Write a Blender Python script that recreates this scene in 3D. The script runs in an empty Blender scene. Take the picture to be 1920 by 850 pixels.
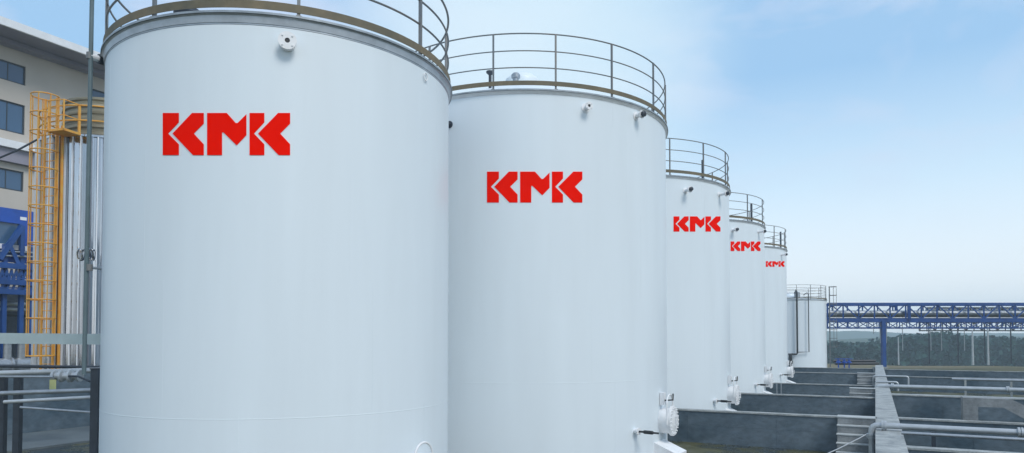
import bpy, bmesh, math, random
from mathutils import Vector, Matrix
R = math.radians
rnd = random.Random(7)
scene = bpy.context.scene
C = scene.collection

# ------------------------------------------------------------------ camera
EYE = 3.0; F = 1300.0; PITCH = R(1.6)
PPY = 636 - F * math.tan(PITCH)           # principal point row in the 1920 x 850 photo
cam = bpy.data.cameras.new('camera'); co = bpy.data.objects.new('camera', cam); C.objects.link(co)
cam.sensor_width = 36; cam.lens = 36 * F / 1920; cam.clip_start = .1; cam.clip_end = 9000
cam.shift_y = (PPY - 425) / 1920
co.location = (0, 0, EYE); co.rotation_euler = (R(90) + PITCH, 0, 0)
scene.camera = co
EV = Vector((0, 0, EYE))
def ray(px, py):
    a = (px - 960) / F; b = -(py - PPY) / F
    return Vector((a, math.cos(PITCH) - b * math.sin(PITCH), math.sin(PITCH) + b * math.cos(PITCH)))
def atY(px, py, Y): d = ray(px, py); return EV + d * (Y / d.y)
def atZ(px, py, z): d = ray(px, py); return EV + d * ((z - EYE) / d.z)
def atPlane(px, py, p0, n):
    d = ray(px, py); return EV + d * ((p0 - EV).dot(n) / d.dot(n))
def atCyl(px, py, c, r):
    d = ray(px, py); a = d.x * d.x + d.y * d.y; b = -2 * (d.x * c[0] + d.y * c[1]); k = c[0]**2 + c[1]**2 - r * r
    q = max(0, b * b - 4 * a * k); return EV + d * ((-b - math.sqrt(q)) / (2 * a))
U = Vector((.4640, .8858, 0)).normalized()     # along the row of tanks
V = Vector((U.y, -U.x, 0))                     # across the row, to the right
Z = Vector((0, 0, 1))

# ------------------------------------------------------------------ mesh builder
class MB:
    def __init__(s): s.v = []; s.f = []
    def add(s, vs, fs):
        n = len(s.v); s.v += [tuple(x) for x in vs]; s.f += [tuple(n + i for i in f) for f in fs]; return s
    def obox(s, c, ax, ay, az):                # centre and three half-axis vectors
        vs = [c + ax * i + ay * j + az * k for i in (-1, 1) for j in (-1, 1) for k in (-1, 1)]
        return s.add(vs, [(0, 1, 3, 2), (4, 6, 7, 5), (0, 4, 5, 1), (2, 3, 7, 6), (0, 2, 6, 4), (1, 5, 7, 3)])
    def box(s, x0, y0, z0, x1, y1, z1):
        return s.obox(Vector(((x0 + x1) / 2, (y0 + y1) / 2, (z0 + z1) / 2)), Vector(((x1 - x0) / 2, 0, 0)), Vector((0, (y1 - y0) / 2, 0)), Vector((0, 0, (z1 - z0) / 2)))
    def bar(s, a, b, w, h=None, up=Z):         # rectangular bar between two points
        a, b = Vector(a), Vector(b); d = (b - a); L = d.length; d.normalize(); h = h or w
        if abs(d.dot(up)) > .98: up = U
        x = d.cross(up).normalized(); y = x.cross(d)
        return s.obox((a + b) / 2, d * L / 2, x * w / 2, y * h / 2)
    def tube(s, pts, r, n=12, closed=False, cap=True):
        pts = [Vector(p) for p in pts]; m = len(pts); rs = r if isinstance(r, (list, tuple)) else [r] * m
        base = len(s.v); px = None
        for i, p in enumerate(pts):
            if closed: d = pts[(i + 1) % m] - pts[i - 1]
            else: d = pts[min(i + 1, m - 1)] - pts[max(i - 1, 0)]
            d.normalize()
            if px is None: px = d.orthogonal().normalized() if abs(d.z) > .98 else d.cross(Z).normalized()
            x = (px - d * px.dot(d)).normalized(); px = x; y = d.cross(x)
            for k in range(n):
                t = 2 * math.pi * k / n; s.v.append(tuple(p + (x * math.cos(t) + y * math.sin(t)) * rs[i]))
        for i in range(m if closed else m - 1):
            for k in range(n):
                a = base + i * n + k; b = base + i * n + (k + 1) % n; j = (i + 1) % m
                s.f.append((a, b, base + j * n + (k + 1) % n, base + j * n + k))
        if cap and not closed:
            s.f.append(tuple(base + k for k in range(n))[::-1]); s.f.append(tuple(base + (m - 1) * n + k for k in range(n)))
        return s
    def lathe(s, prof, c=(0, 0, 0), n=96, M=None, wave=None):
        base = len(s.v); m = len(prof)
        for i, (r, z) in enumerate(prof):
            for k in range(n):
                t = 2 * math.pi * k / n; rr = r + (wave(k) if wave else 0)
                p = Vector((rr * math.cos(t), rr * math.sin(t), z))
                if M: p = M @ p
                s.v.append(tuple(p + Vector(c)))
        for i in range(m - 1):
            for k in range(n):
                s.f.append((base + i * n + k, base + i * n + (k + 1) % n, base + (i + 1) * n + (k + 1) % n, base + (i + 1) * n + k))
        if prof[0] == prof[-1]: return s
        if prof[0][0] > 1e-4: s.f.append(tuple(base + k for k in range(n))[::-1])
        if prof[-1][0] > 1e-4: s.f.append(tuple(base + (m - 1) * n + k for k in range(n)))
        return s
    def build(s, name, mat, parent=None, sharp=35):
        me = bpy.data.meshes.new(name); me.from_pydata(s.v, [], s.f); me.validate(); 
        bm = bmesh.new(); bm.from_mesh(me); bmesh.ops.recalc_face_normals(bm, faces=bm.faces); bm.to_mesh(me); bm.free()
        me.materials.append(mat)
        me.polygons.foreach_set('use_smooth', [True] * len(me.polygons)); me.set_sharp_from_angle(angle=R(sharp))
        o = bpy.data.objects.new(name, me); C.objects.link(o)
        if parent: o.parent = parent; o.matrix_parent_inverse = Matrix.Translation(-parent.location) if not parent.parent else parent.matrix_parent_inverse.copy()
        return o
def fix_parent(o, root):                       # vertices are in world space; shift them to the thing's base
    pass
def frame_to(n):                               # matrix whose z axis is n
    n = Vector(n).normalized(); return n.to_track_quat('Z', 'Y').to_matrix()
def thing(name, loc, label, cat, group=None):
    o = bpy.data.objects.new(name, None); o.empty_display_size = .3; C.objects.link(o); o.location = loc
    o['label'] = label; o['category'] = cat
    if group: o['group'] = group
    return o
def tag(o, label, cat, group=None):
    o['label'] = label; o['category'] = cat
    if group: o['group'] = group
    return o
def recentre(o):                               # put the origin of a single-mesh thing at its base
    me = o.data; n = len(me.vertices); xs = [v.co for v in me.vertices]
    c = Vector((sum(v.x for v in xs) / n, sum(v.y for v in xs) / n, min(v.z for v in xs)))
    me.transform(Matrix.Translation(-c)); o.location = c; return o
def single(mb, name, mat, label, cat, group=None, **k): return recentre(tag(mb.build(name, mat, **k), label, cat, group))
def struct(mb, name, mat, kind='structure', **k): o = mb.build(name, mat, **k); o['kind'] = kind; return o
class Part:                                    # builds world-space meshes as children of a thing
    def __init__(s, root): s.root = root
    def __call__(s, mb, name, mat, parent=None, **k):
        o = mb.build(name, mat, **k); p = s.root.location
        o.data.transform(Matrix.Translation(-p)); o.parent = parent or s.root; return o

# ------------------------------------------------------------------ materials
def mat(name, col, rough=.6, metal=0, var=.12, scale=3.0, stretch=(1, 1, 1), bump=0, bscale=30, col2=None, spec=.5, coat=0, fine=0):
    m = bpy.data.materials.new(name); m.use_nodes = True; nt = m.node_tree; nd = nt.nodes; b = nd['Principled BSDF']
    b.inputs['Roughness'].default_value = rough; b.inputs['Metallic'].default_value = metal
    b.inputs['Specular IOR Level'].default_value = spec; b.inputs['Coat Weight'].default_value = coat
    tc = nd.new('ShaderNodeTexCoord'); mp = nd.new('ShaderNodeMapping'); mp.inputs['Scale'].default_value = stretch
    nt.links.new(tc.outputs['Object'], mp.inputs['Vector'])
    nz = nd.new('ShaderNodeTexNoise'); nz.inputs['Scale'].default_value = scale; nz.inputs['Detail'].default_value = 6; nz.inputs['Roughness'].default_value = .6
    nt.links.new(mp.outputs[0], nz.inputs['Vector'])
    rp = nd.new('ShaderNodeValToRGB'); rp.color_ramp.elements[0].position = .3; rp.color_ramp.elements[1].position = .7
    c2 = col2 or [min(1, c * (1 + var)) for c in col]; c1 = col if col2 else [c * (1 - var) for c in col]
    rp.color_ramp.elements[0].color = (*c1, 1); rp.color_ramp.elements[1].color = (*c2, 1)
    nt.links.new(nz.outputs['Fac'], rp.inputs[0]); out = rp.outputs[0]
    if fine:
        n3 = nd.new('ShaderNodeTexNoise'); n3.inputs['Scale'].default_value = scale * 9; n3.inputs['Detail'].default_value = 4
        nt.links.new(mp.outputs[0], n3.inputs['Vector'])
        mx = nd.new('ShaderNodeMix'); mx.data_type = 'RGBA'; mx.blend_type = 'MULTIPLY'; mx.inputs['Factor'].default_value = fine
        nt.links.new(out, mx.inputs['A']); nt.links.new(n3.outputs['Fac'], mx.inputs['B']); out = mx.outputs['Result']
    nt.links.new(out, b.inputs['Base Color'])
    if bump:
        n2 = nd.new('ShaderNodeTexNoise'); n2.inputs['Scale'].default_value = bscale; n2.inputs['Detail'].default_value = 5
        nt.links.new(mp.outputs[0], n2.inputs['Vector'])
        bp = nd.new('ShaderNodeBump'); bp.inputs['Strength'].default_value = bump; bp.inputs['Distance'].default_value = .02
        nt.links.new(n2.outputs['Fac'], bp.inputs['Height']); nt.links.new(bp.outputs[0], b.inputs['Normal'])
    return m
M = {}
M['tank'] = mat('tank_paint', (.715, .785, .825), .46, var=.035, scale=.9, stretch=(1.5, 1.5, .14), bump=.12, bscale=1.2, coat=.04)
M['tank_detail'] = mat('white_fitting_paint', (.78, .79, .80), .45, var=.06, scale=6)
M['rim'] = mat('rim_steel', (.30, .34, .37), .45, .3, .25, 5)
M['drip'] = mat('galvanised_rim', (.42, .46, .50), .4, .5, .15, 4)
M['toe'] = mat('olive_toe_plate', (.125, .12, .085), .7, 0, scale=1.4, col2=(.24, .19, .115), fine=.3)
M['rail'] = mat('rail_steel', (.15, .18, .205), .5, .2, scale=2.2, col2=(.20, .185, .17))
M['red'] = mat('red_vinyl', (.93, .008, .001), .6, var=.05, scale=.8, spec=.0)
M['black'] = mat('black_rubber', (.015, .018, .022), .5)
M['dark'] = mat('dark_steel', (.045, .055, .07), .5, .3, .2, 5)
M['pipe_black'] = mat('black_pipe_paint', (.03, .035, .04), .45, var=.2)
M['wall'] = mat('bund_wall_coating', (.055, .10, .14), .38, scale=.5, stretch=(1, 1, 1.6), col2=(.21, .27, .32), bump=.25, bscale=14, fine=.65)
M['coping'] = mat('concrete_coping', (.25, .28, .29), .8, scale=2.2, col2=(.58, .61, .60), bump=.25, bscale=20, fine=.5)
M['conc'] = mat('bare_concrete', (.19, .21, .22), .85, scale=1.5, col2=(.40, .42, .43), bump=.3, bscale=18, fine=.5)
M['pipe'] = mat('pale_pipe', (.45, .48, .50), .35, .35, .12, 4)
M['galv'] = mat('galvanised_steel', (.36, .39, .42), .38, .6, .15, 6)
M['blue'] = mat('blue_steel_paint', (.007, .055, .22), .45, var=.25, scale=1.2)
M['blue2'] = mat('faded_blue_paint', (.012, .075, .38), .5, var=.2, scale=1)
M['yellow'] = mat('yellow_ladder_paint', (.70, .27, .02), .5, scale=5, col2=(.66, .40, .08))
M['brass'] = mat('weathered_lagging', (.24, .22, .16), .5, .4, .45, 3, stretch=(.3, .3, 4))
M['clad'] = mat('aluminium_cladding', (.08, .09, .11), .10, 1.0, scale=2.6, stretch=(1, 1, .03), col2=(.72, .74, .78), bump=.3, bscale=2.5)  # upright dark and bright streaks put the tank's reflections into the metal colour
M['beam'] = mat('pale_beam_paint', (.36, .44, .45), .5, var=.1)
M['wet'] = mat('damp_concrete', (.07, .09, .105), .4, scale=.6, col2=(.17, .20, .21), bump=.2, bscale=12)
M['teal'] = mat('grey_green_pipe_paint', (.10, .145, .16), .5, var=.2, scale=1.5)
M['tread'] = mat('pale_tread_concrete', (.34, .37, .38), .8, scale=2, col2=(.5, .53, .53), bump=.2, bscale=18)
M['seam'] = mat('seam_glint_metal', (.80, .82, .84), .35, .3, .05)  # pale colour stands for ribs catching the sky; same metal as the cladding
M['facade'] = mat('building_render', (.50, .46, .41), .85, var=.07, scale=.25)
M['facade_band'] = mat('white_band_paint', (.74, .76, .78), .7, var=.06)
M['soffit'] = mat('soffit_metal', (.26, .25, .30), .6, var=.15, scale=.3)
M['frame'] = mat('window_frame', (.03, .045, .06), .4)
M['curtain'] = mat('blind', (.32, .36, .42), .8, var=.2)
M['tagplate'] = mat('yellow_green_tag', (.45, .48, .22), .5)
M['foliage'] = mat('woodland_foliage', (.008, .034, .036), .9, scale=.12, col2=(.03, .080, .064), spec=.1)
M['foliage2'] = mat('scrub_foliage', (.05, .08, .025), .9, scale=.2, col2=(.11, .12, .05), spec=.1)
M['hill'] = mat('far_hill_woods', (.03, .055, .035), .95, scale=.02, col2=(.05, .075, .04), spec=.1)
g = bpy.data.materials.new('window_glass'); g.use_nodes = True; b = g.node_tree.nodes['Principled BSDF']
b.inputs['Base Color'].default_value = (.05, .11, .20, 1); b.inputs['Roughness'].default_value = .08; b.inputs['Specular IOR Level'].default_value = .6; M['glass'] = g

def ground_mat():
    m = bpy.data.materials.new('open_ground'); m.use_nodes = True; nt = m.node_tree; nd = nt.nodes; b = nd['Principled BSDF']
    b.inputs['Roughness'].default_value = .95; b.inputs['Specular IOR Level'].default_value = .1
    tc = nd.new('ShaderNodeTexCoord'); n = nd.new('ShaderNodeTexNoise'); n.inputs['Scale'].default_value = .03; n.inputs['Detail'].default_value = 8
    nt.links.new(tc.outputs['Object'], n.inputs['Vector'])
    r = nd.new('ShaderNodeValToRGB'); e = r.color_ramp.elements; e[0].position = .35; e[0].color = (.06, .085, .035, 1); e[1].position = .62; e[1].color = (.19, .165, .11, 1)
    nt.links.new(n.outputs['Fac'], r.inputs[0]); nt.links.new(r.outputs[0], b.inputs['Base Color']); return m
def floor_mat():
    m = bpy.data.materials.new('muddy_bund_floor'); m.use_nodes = True; nt = m.node_tree; nd = nt.nodes; b = nd['Principled BSDF']
    tc = nd.new('ShaderNodeTexCoord'); n = nd.new('ShaderNodeTexNoise'); n.inputs['Scale'].default_value = .45; n.inputs['Detail'].default_value = 8; n.inputs['Roughness'].default_value = .65
    nt.links.new(tc.outputs['Object'], n.inputs['Vector'])
    r = nd.new('ShaderNodeValToRGB'); e = r.color_ramp.elements; e[0].position = .4; e[0].color = (.035, .045, .05, 1); e[1].position = .68; e[1].color = (.12, .13, .11, 1)
    x = r.color_ramp.elements.new(.53); x.color = (.075, .078, .035, 1)
    nt.links.new(n.outputs['Fac'], r.inputs[0]); nt.links.new(r.outputs[0], b.inputs['Base Color'])
    q = nd.new('ShaderNodeMapRange'); q.inputs['From Min'].default_value = .42; q.inputs['From Max'].default_value = .55; q.inputs['To Min'].default_value = .12; q.inputs['To Max'].default_value = .85
    nt.links.new(n.outputs['Fac'], q.inputs['Value']); nt.links.new(q.outputs[0], b.inputs['Roughness']); return m
M['ground'] = ground_mat(); M['floor'] = floor_mat()

# ------------------------------------------------------------------ world and sun
SUN_TO = Vector((.42, -.62, .80)).normalized()
w = bpy.data.worlds.new('World'); scene.world = w; w.use_nodes = True; nt = w.node_tree; nd = nt.nodes
bg = nd['Background']; bg.inputs['Strength'].default_value = .1
sky = nd.new('ShaderNodeTexSky'); sky.sky_type = 'NISHITA'; sky.sun_disc = False
sky.sun_elevation = math.asin(SUN_TO.z); sky.sun_rotation = math.atan2(SUN_TO.x, SUN_TO.y); sky.air_density = 1.2; sky.dust_density = 2
tc = nd.new('ShaderNodeTexCoord'); sp = nd.new('ShaderNodeSeparateXYZ'); nt.links.new(tc.outputs['Generated'], sp.inputs[0])
rp = nd.new('ShaderNodeValToRGB'); e = rp.color_ramp.elements
stops = [(0, (1.05, 1.06, 1.06)), (.07, (.94, .99, 1.02)), (.20, (.60, .78, .93)), (.34, (.31, .53, .79)), (.7, (.35, .52, .74)), (1, (.42, .55, .75))]
e[0].position = 0; e[0].color = (*stops[0][1], 1); e[1].position = 1; e[1].color = (*stops[-1][1], 1)
for p, c in stops[1:-1]: x = e.new(p); x.color = (*c, 1)
nt.links.new(sp.outputs['Z'], rp.inputs[0])
mp = nd.new('ShaderNodeMapping'); mp.inputs['Scale'].default_value = (1.1, .8, 3.0); mp.inputs['Rotation'].default_value = (0, R(24), 0); nt.links.new(tc.outputs['Generated'], mp.inputs['Vector'])
cn = nd.new('ShaderNodeTexNoise'); cn.inputs['Scale'].default_value = 3.0; cn.inputs['Detail'].default_value = 6; cn.inputs['Roughness'].default_value = .5; cn.inputs['Distortion'].default_value = .9
nt.links.new(mp.outputs[0], cn.inputs['Vector'])
cr = nd.new('ShaderNodeMapRange'); cr.inputs['From Min'].default_value = .44; cr.inputs['From Max'].default_value = .66; cr.inputs['To Max'].default_value = .9; nt.links.new(cn.outputs['Fac'], cr.inputs['Value'])
# soft bright patch of thin cloud above the second tank
gd = ray(1000, 110).normalized(); dp = nd.new('ShaderNodeVectorMath'); dp.operation = 'DOT_PRODUCT'; dp.inputs[1].default_value = gd; nt.links.new(tc.outputs['Generated'], dp.inputs[0])
gr = nd.new('ShaderNodeMapRange'); gr.interpolation_type = 'SMOOTHSTEP'; gr.inputs['From Min'].default_value = math.cos(R(17)); gr.inputs['From Max'].default_value = 1.0; gr.inputs['To Max'].default_value = .75; nt.links.new(dp.outputs['Value'], gr.inputs['Value'])
m1 = nd.new('ShaderNodeMix'); m1.data_type = 'RGBA'
el = nd.new('ShaderNodeMapRange'); el.interpolation_type = 'SMOOTHSTEP'; el.inputs['From Min'].default_value = .10; el.inputs['From Max'].default_value = .34; nt.links.new(sp.outputs['Z'], el.inputs['Value'])
ml = nd.new('ShaderNodeMath'); ml.operation = 'MULTIPLY'; nt.links.new(cr.outputs[0], ml.inputs[0]); nt.links.new(el.outputs[0], ml.inputs[1])
nt.links.new(ml.outputs[0], m1.inputs['Factor']); nt.links.new(rp.outputs[0], m1.inputs['A']); m1.inputs['B'].default_value = (.60, .68, .84, 1)
m2 = nd.new('ShaderNodeMix'); m2.data_type = 'RGBA'; nt.links.new(gr.outputs[0], m2.inputs['Factor']); nt.links.new(m1.outputs['Result'], m2.inputs['A']); m2.inputs['B'].default_value = (.68, .84, .92, 1)
sc_ = nd.new('ShaderNodeVectorMath'); sc_.operation = 'SCALE'; sc_.inputs['Scale'].default_value = 10.0; nt.links.new(m2.outputs['Result'], sc_.inputs[0])
m3 = nd.new('ShaderNodeMix'); m3.data_type = 'RGBA'; m3.inputs['Factor'].default_value = .9; nt.links.new(sky.outputs[0], m3.inputs['A']); nt.links.new(sc_.outputs[0], m3.inputs['B'])
nt.links.new(m3.outputs['Result'], bg.inputs['Color'])
sl = bpy.data.lights.new('sun', 'SUN'); sl.energy = 1.65; sl.angle = R(24); sl.color = (1, .96, .90)
so = bpy.data.objects.new('sun', sl); C.objects.link(so); so.rotation_euler = SUN_TO.to_track_quat('Z', 'Y').to_euler(); so.location = (0, 0, 60)
vs = scene.view_settings; vs.view_transform = 'Standard'; vs.look = 'None'; vs.exposure = .28; vs.gamma = 1; vs.use_curve_mapping = False

# ------------------------------------------------------------------ ground and terrain
def terr(x, y):
    d = math.hypot(x, y)
    if d < 95: return -.02
    t = min(1, (d - 95) / 60); t = t * t * (3 - 2 * t)
    return -.02 - 8 * t
gm = MB(); N = 90
def gc(i): u = i / N * 2 - 1; return 1200 * u * abs(u) ** 1.2 * .999
vs_ = [(gc(i), gc(j) + 0 if gc(j) > -350 else -350 + gc(j) * .01, 0) for j in range(N + 1) for i in range(N + 1)]
vs_ = [(x, y, terr(x, y)) for x, y, _ in vs_]
gm.add(vs_, [(j * (N + 1) + i, j * (N + 1) + i + 1, (j + 1) * (N + 1) + i + 1, (j + 1) * (N + 1) + i) for j in range(N) for i in range(N)])
struct(gm, 'ground', M['ground'])
fm = MB(); o0 = Vector((0, 0, .004))
qs = [o0 + U * -4 + V * -26, o0 + U * 70 + V * -26, o0 + U * 70 + V * 14, o0 + U * -4 + V * 14]
fm.add(qs, [(3, 2, 1, 0)]); struct(fm, 'bund_floor', M['floor'])

# ridges of far hills
def ridge(name, Y, x0, x1, hs, depth, matr, n=160, seed=1, rough=1.0):
    r = random.Random(seed); m = MB(); rows = 8; ph = [r.uniform(0, 6.28) for _ in range(8)]
    vv = []
    for j in range(rows + 1):
        t = j / rows
        for i in range(n + 1):
            x = x0 + (x1 - x0) * i / n; k = i / n * (len(hs) - 1); a = int(min(k, len(hs) - 2)); f = k - a; f = f * f * (3 - 2 * f)
            h = hs[a] * (1 - f) + hs[a + 1] * f
            h += rough * sum(math.sin(x * (.012 * 2 ** q) + ph[q]) / 1.7 ** q for q in range(5)) * .5 + rough * r.uniform(-.4, .4) * (.4 if j else .4)
            prof = math.sin(t * math.pi) if t > 0 else 0
            vv.append((x, Y + depth * (t - .5), -9 + (h + 9) * prof))
    m.add(vv, [(j * (n + 1) + i, j * (n + 1) + i + 1, (j + 1) * (n + 1) + i + 1, (j + 1) * (n + 1) + i) for j in range(rows) for i in range(n)])
    return struct(m, name, matr)
ridge('far_hills', 1000, -300, 1000, [6, 9, 8, 10, 13, 16, 13, 11, 12, 9, 8], 300, M['hill'], seed=3, rough=2.5)
ridge('wooded_hill', 560, 150, 620, [-2, 1, 2.5, 4, 5.5, 4.5, 3.5, 4, 3, 2], 160, M['hill'], seed=5, rough=.8)

# woodland beyond the site: one mass of leaf clumps
def woods(name, spots, matr, leaf, seed):
    r = random.Random(seed); m = MB()
    for (x, y, zb, h, w_) in spots:
        for _ in range(75):
            t = r.random(); rr = w_ * (1 - .55 * abs(t - .4)) * math.sqrt(r.random()); a = r.uniform(0, 6.28)
            c = Vector((x + rr * math.cos(a), y + rr * math.sin(a), zb + h * (.08 + .92 * t)))
            if r.random() < t * .5: c.z -= .1 * h
            q = Vector((r.gauss(0, 1), r.gauss(0, 1), r.gauss(0, 1))).normalized(); s_ = leaf * r.uniform(.6, 1.4)
            p = q.orthogonal().normalized() * s_; k = q.cross(p).normalized() * s_
            m.add([c - p, c - k * .8, c + p * .9, c + k], [(0, 1, 2, 3)])
    o = m.build(name, matr); o['kind'] = 'stuff'; return o
sp_ = []
for i in range(520):
    y = rnd.uniform(215, 300); px = rnd.uniform(1535, 2080); x = (px - 960) / F * y
    top = 633 - 5 * math.exp(-((px - 1770) / 60) ** 2) if px > 1690 else (643 if px < 1640 else 638); top += 2.6 * math.sin(px * .021) + 1.8 * math.sin(px * .063) + rnd.uniform(-4, 6)
    h = 11 + (636 - top) / F * y; sp_.append((x, y, -8.1, max(6, h), rnd.uniform(1.6, 5)))
woods('woodland', sp_, M['foliage'], .75, 11)
sp2 = []
for i in range(230):
    y = rnd.uniform(125, 200); px = rnd.uniform(1540, 2080); x = (px - 960) / F * y
    sp2.append((x, y, terr(x, y), rnd.uniform(1.0, 3.2), rnd.uniform(1.5, 3)))
woods('scrub', sp2, M['foliage2'], .5, 12)

# ------------------------------------------------------------------ the red lettering
LOGO = [[(172,152),(377,152),(377,272),(240,415),(377,552),(377,690),(172,690)],
 [(548,152),(698,152),(698,287),(570,415),(698,552),(698,690),(560,690),(297,415)],
 [(742,152),(995,152),(1110,280),(1135,280),(1247,168),(1247,435),(1122,565),(950,398),(933,400),(933,690),(742,690)],
 [(1288,152),(1478,152),(1478,272),(1345,415),(1478,552),(1478,690),(1288,690)],
 [(1655,152),(1810,152),(1810,287),(1682,415),(1810,552),(1810,690),(1662,690),(1397,415)]]
def logo(part, box, c, r):
    x0, y0, x1, y1 = box; bm = bmesh.new()
    for poly in LOGO: bm.faces.new([bm.verts.new((u, v, 0)) for u, v in poly])
    for k in range(180, 1810, 24):
        bmesh.ops.bisect_plane(bm, geom=bm.verts[:] + bm.edges[:] + bm.faces[:], plane_co=(k + .37, 0, 0), plane_no=(1, 0, 0))
    bmesh.ops.triangulate(bm, faces=bm.faces[:])
    bm.verts.index_update()
    out = MB(); nv = len(bm.verts); pts = []
    for v in bm.verts:
        p = atCyl(x0 + (v.co.x - 172) / 1638 * (x1 - x0), y0 + (v.co.y - 152) / 538 * (y1 - y0), c, r + .008); pts.append(p)
    inner = []
    for p in pts:
        d = Vector((p.x - c[0], p.y - c[1], 0)).normalized(); inner.append(p - d * .006)
    fs = [[v.index for v in f.verts] for f in bm.faces]
    bd = [(e.verts[0].index, e.verts[1].index) for e in bm.edges if len(e.link_faces) == 1]
    out.add(pts + inner, fs + [[i + nv for i in f[::-1]] for f in fs] + [(a, b, b + nv, a + nv) for a, b in bd]); bm.free()
    part(out, 'logo', M['red'])

# ------------------------------------------------------------------ white storage tanks
def ringpts(c, r, z, a0=0, a1=2 * math.pi, n=120):
    return [Vector((c[0] + r * math.cos(a0 + (a1 - a0) * i / n), c[1] + r * math.sin(a0 + (a1 - a0) * i / n), z)) for i in range(n)]
def band(m, c, r0, r1, z0, z1, n=128): return m.lathe([(r0, z0), (r1, z0), (r1, z1), (r0, z1), (r0, z0)], (c[0], c[1], 0), n)
def pol(c, r, a, z): return Vector((c[0] + r * math.cos(a), c[1] + r * math.sin(a), z))
def nozzle(part, c, r, a, z, length=.22, rad=.045, fl=.10, dark=False, valve=False):
    n = Vector((math.cos(a), math.sin(a), 0)); p = pol(c, r - .02, a, z); Mx = frame_to(n)
    pad = MB().lathe([(.0, .0), (rad * 1.9, .0), (rad * 1.9, .032), (rad, .035), (rad, length), ], p, 24, Mx)
    o = part(pad, 'nozzle', M['dark'] if dark else M['tank_detail'])
    q = p + n * length
    f = MB().lathe([(rad * .62, .0), (fl, .0), (fl, .022), (rad * .62, .022), (rad * .62, 0)], q, 28, Mx)
    for k in range(4):
        t = k * math.pi / 2 + .78; b0 = q + Mx @ Vector((math.cos(t) * fl * .75, math.sin(t) * fl * .75, -.01)); f.lathe([(0, 0), (.011, 0), (.011, .045), (0, .045)], b0, 8, Mx)
    part(f, 'flange', M['tank_detail'] if not dark else M['dark'], o)
    bore = MB().lathe([(0, .004), (rad * .61, .004), (rad * .61, .012), (0, .012)], q, 20, Mx); part(bore, 'bore', M['black'], o)
    if valve:
        vv = MB().lathe([(0, 0), (.04, 0), (.062, .02), (.062, .07), (.03, .09), (0, .09)], q + n * .022, 20, Mx); part(vv, 'breather_cap', M['dark'], o)
def manhole(part, c, r, a, z, rad=.33):
    n = Vector((math.cos(a), math.sin(a), 0)); Mx = frame_to(n); p = pol(c, r - .05, a, z); s = Vector((-n.y, n.x, 0))
    o = part(MB().lathe([(0, 0), (rad * .86, 0), (rad * .86, .27), (0, .27)], p, 40, Mx), 'manhole_neck', M['tank_detail'])
    q = p + n * .27; fl = MB().lathe([(0, 0), (rad, 0), (rad, .028), (0, .028)], q, 44, Mx)
    part(fl, 'neck_flange', M['tank_detail'], o)
    q2 = q + n * .032; cv = MB().lathe([(0, 0), (rad, 0), (rad, .028), (rad * .72, .030), (rad * .5, .05), (0, .056)], q2, 44, Mx)
    for k in range(20):
        t = k * 2 * math.pi / 20; cv.lathe([(0, 0), (.017, 0), (.017, .05), (0, .05)], q2 + Mx @ Vector((math.cos(t) * rad * .87, math.sin(t) * rad * .87, .015)), 6, Mx)
    part(cv, 'manhole_cover', M['tank_detail'], o)
    h = q2 + n * .03; part(MB().tube([h + s * -.0 + Z * .1, h + n * .09 + Z * .1, h + n * .09 - Z * .1, h - Z * .1], .012, 8), 'handle', M['tank_detail'], o)
    d = q2 - s * .0 ; side = q - s * (rad + .05)
    top = z + rad + .30
    arm = MB().tube([side + Z * -.05, side + Z * rad] + [side.lerp(Vector((q2.x, q2.y, z)), (1 - math.cos(t)) / 2) + Z * (rad + .06 + .21 * math.sin(t)) for t in [k * math.pi / 16 for k in range(17)]] + [Vector((q2.x, q2.y, z + rad * .97))], .018, 8)
    part(arm, 'davit_arm', M['tank_detail'], o)
def railing(part, c, r, z, lv, toe, posts, gap=None, thick=.019):
    g_ = MB()
    for h in lv: g_.tube(ringpts(c, r, z + h, n=144), thick if h == lv[-1] else thick * .85, 8, closed=True)
    o = part(g_, 'guard_rail', M['rail'])
    for a in posts:
        p0 = pol(c, r + .012, a, z + .0); q = MB().bar(p0, p0 + Z * lv[-1], thick * 2.3, thick * 2.3, up=Vector((math.cos(a), math.sin(a), 0)))
        q.bar(pol(c, r - .03, a, z + .008), pol(c, r + .06, a, z + .008), .07, .016)
        part(q, 'post', M['rail'], o)
    t = MB(); band(t, c, r + .036, r + .044, z + toe[0], z + toe[1]); part(t, 'toe_plate', M['toe'], o)
def ring_posts(a0, n): return [a0 + k * 2 * math.pi / n for k in range(n)]
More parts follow.
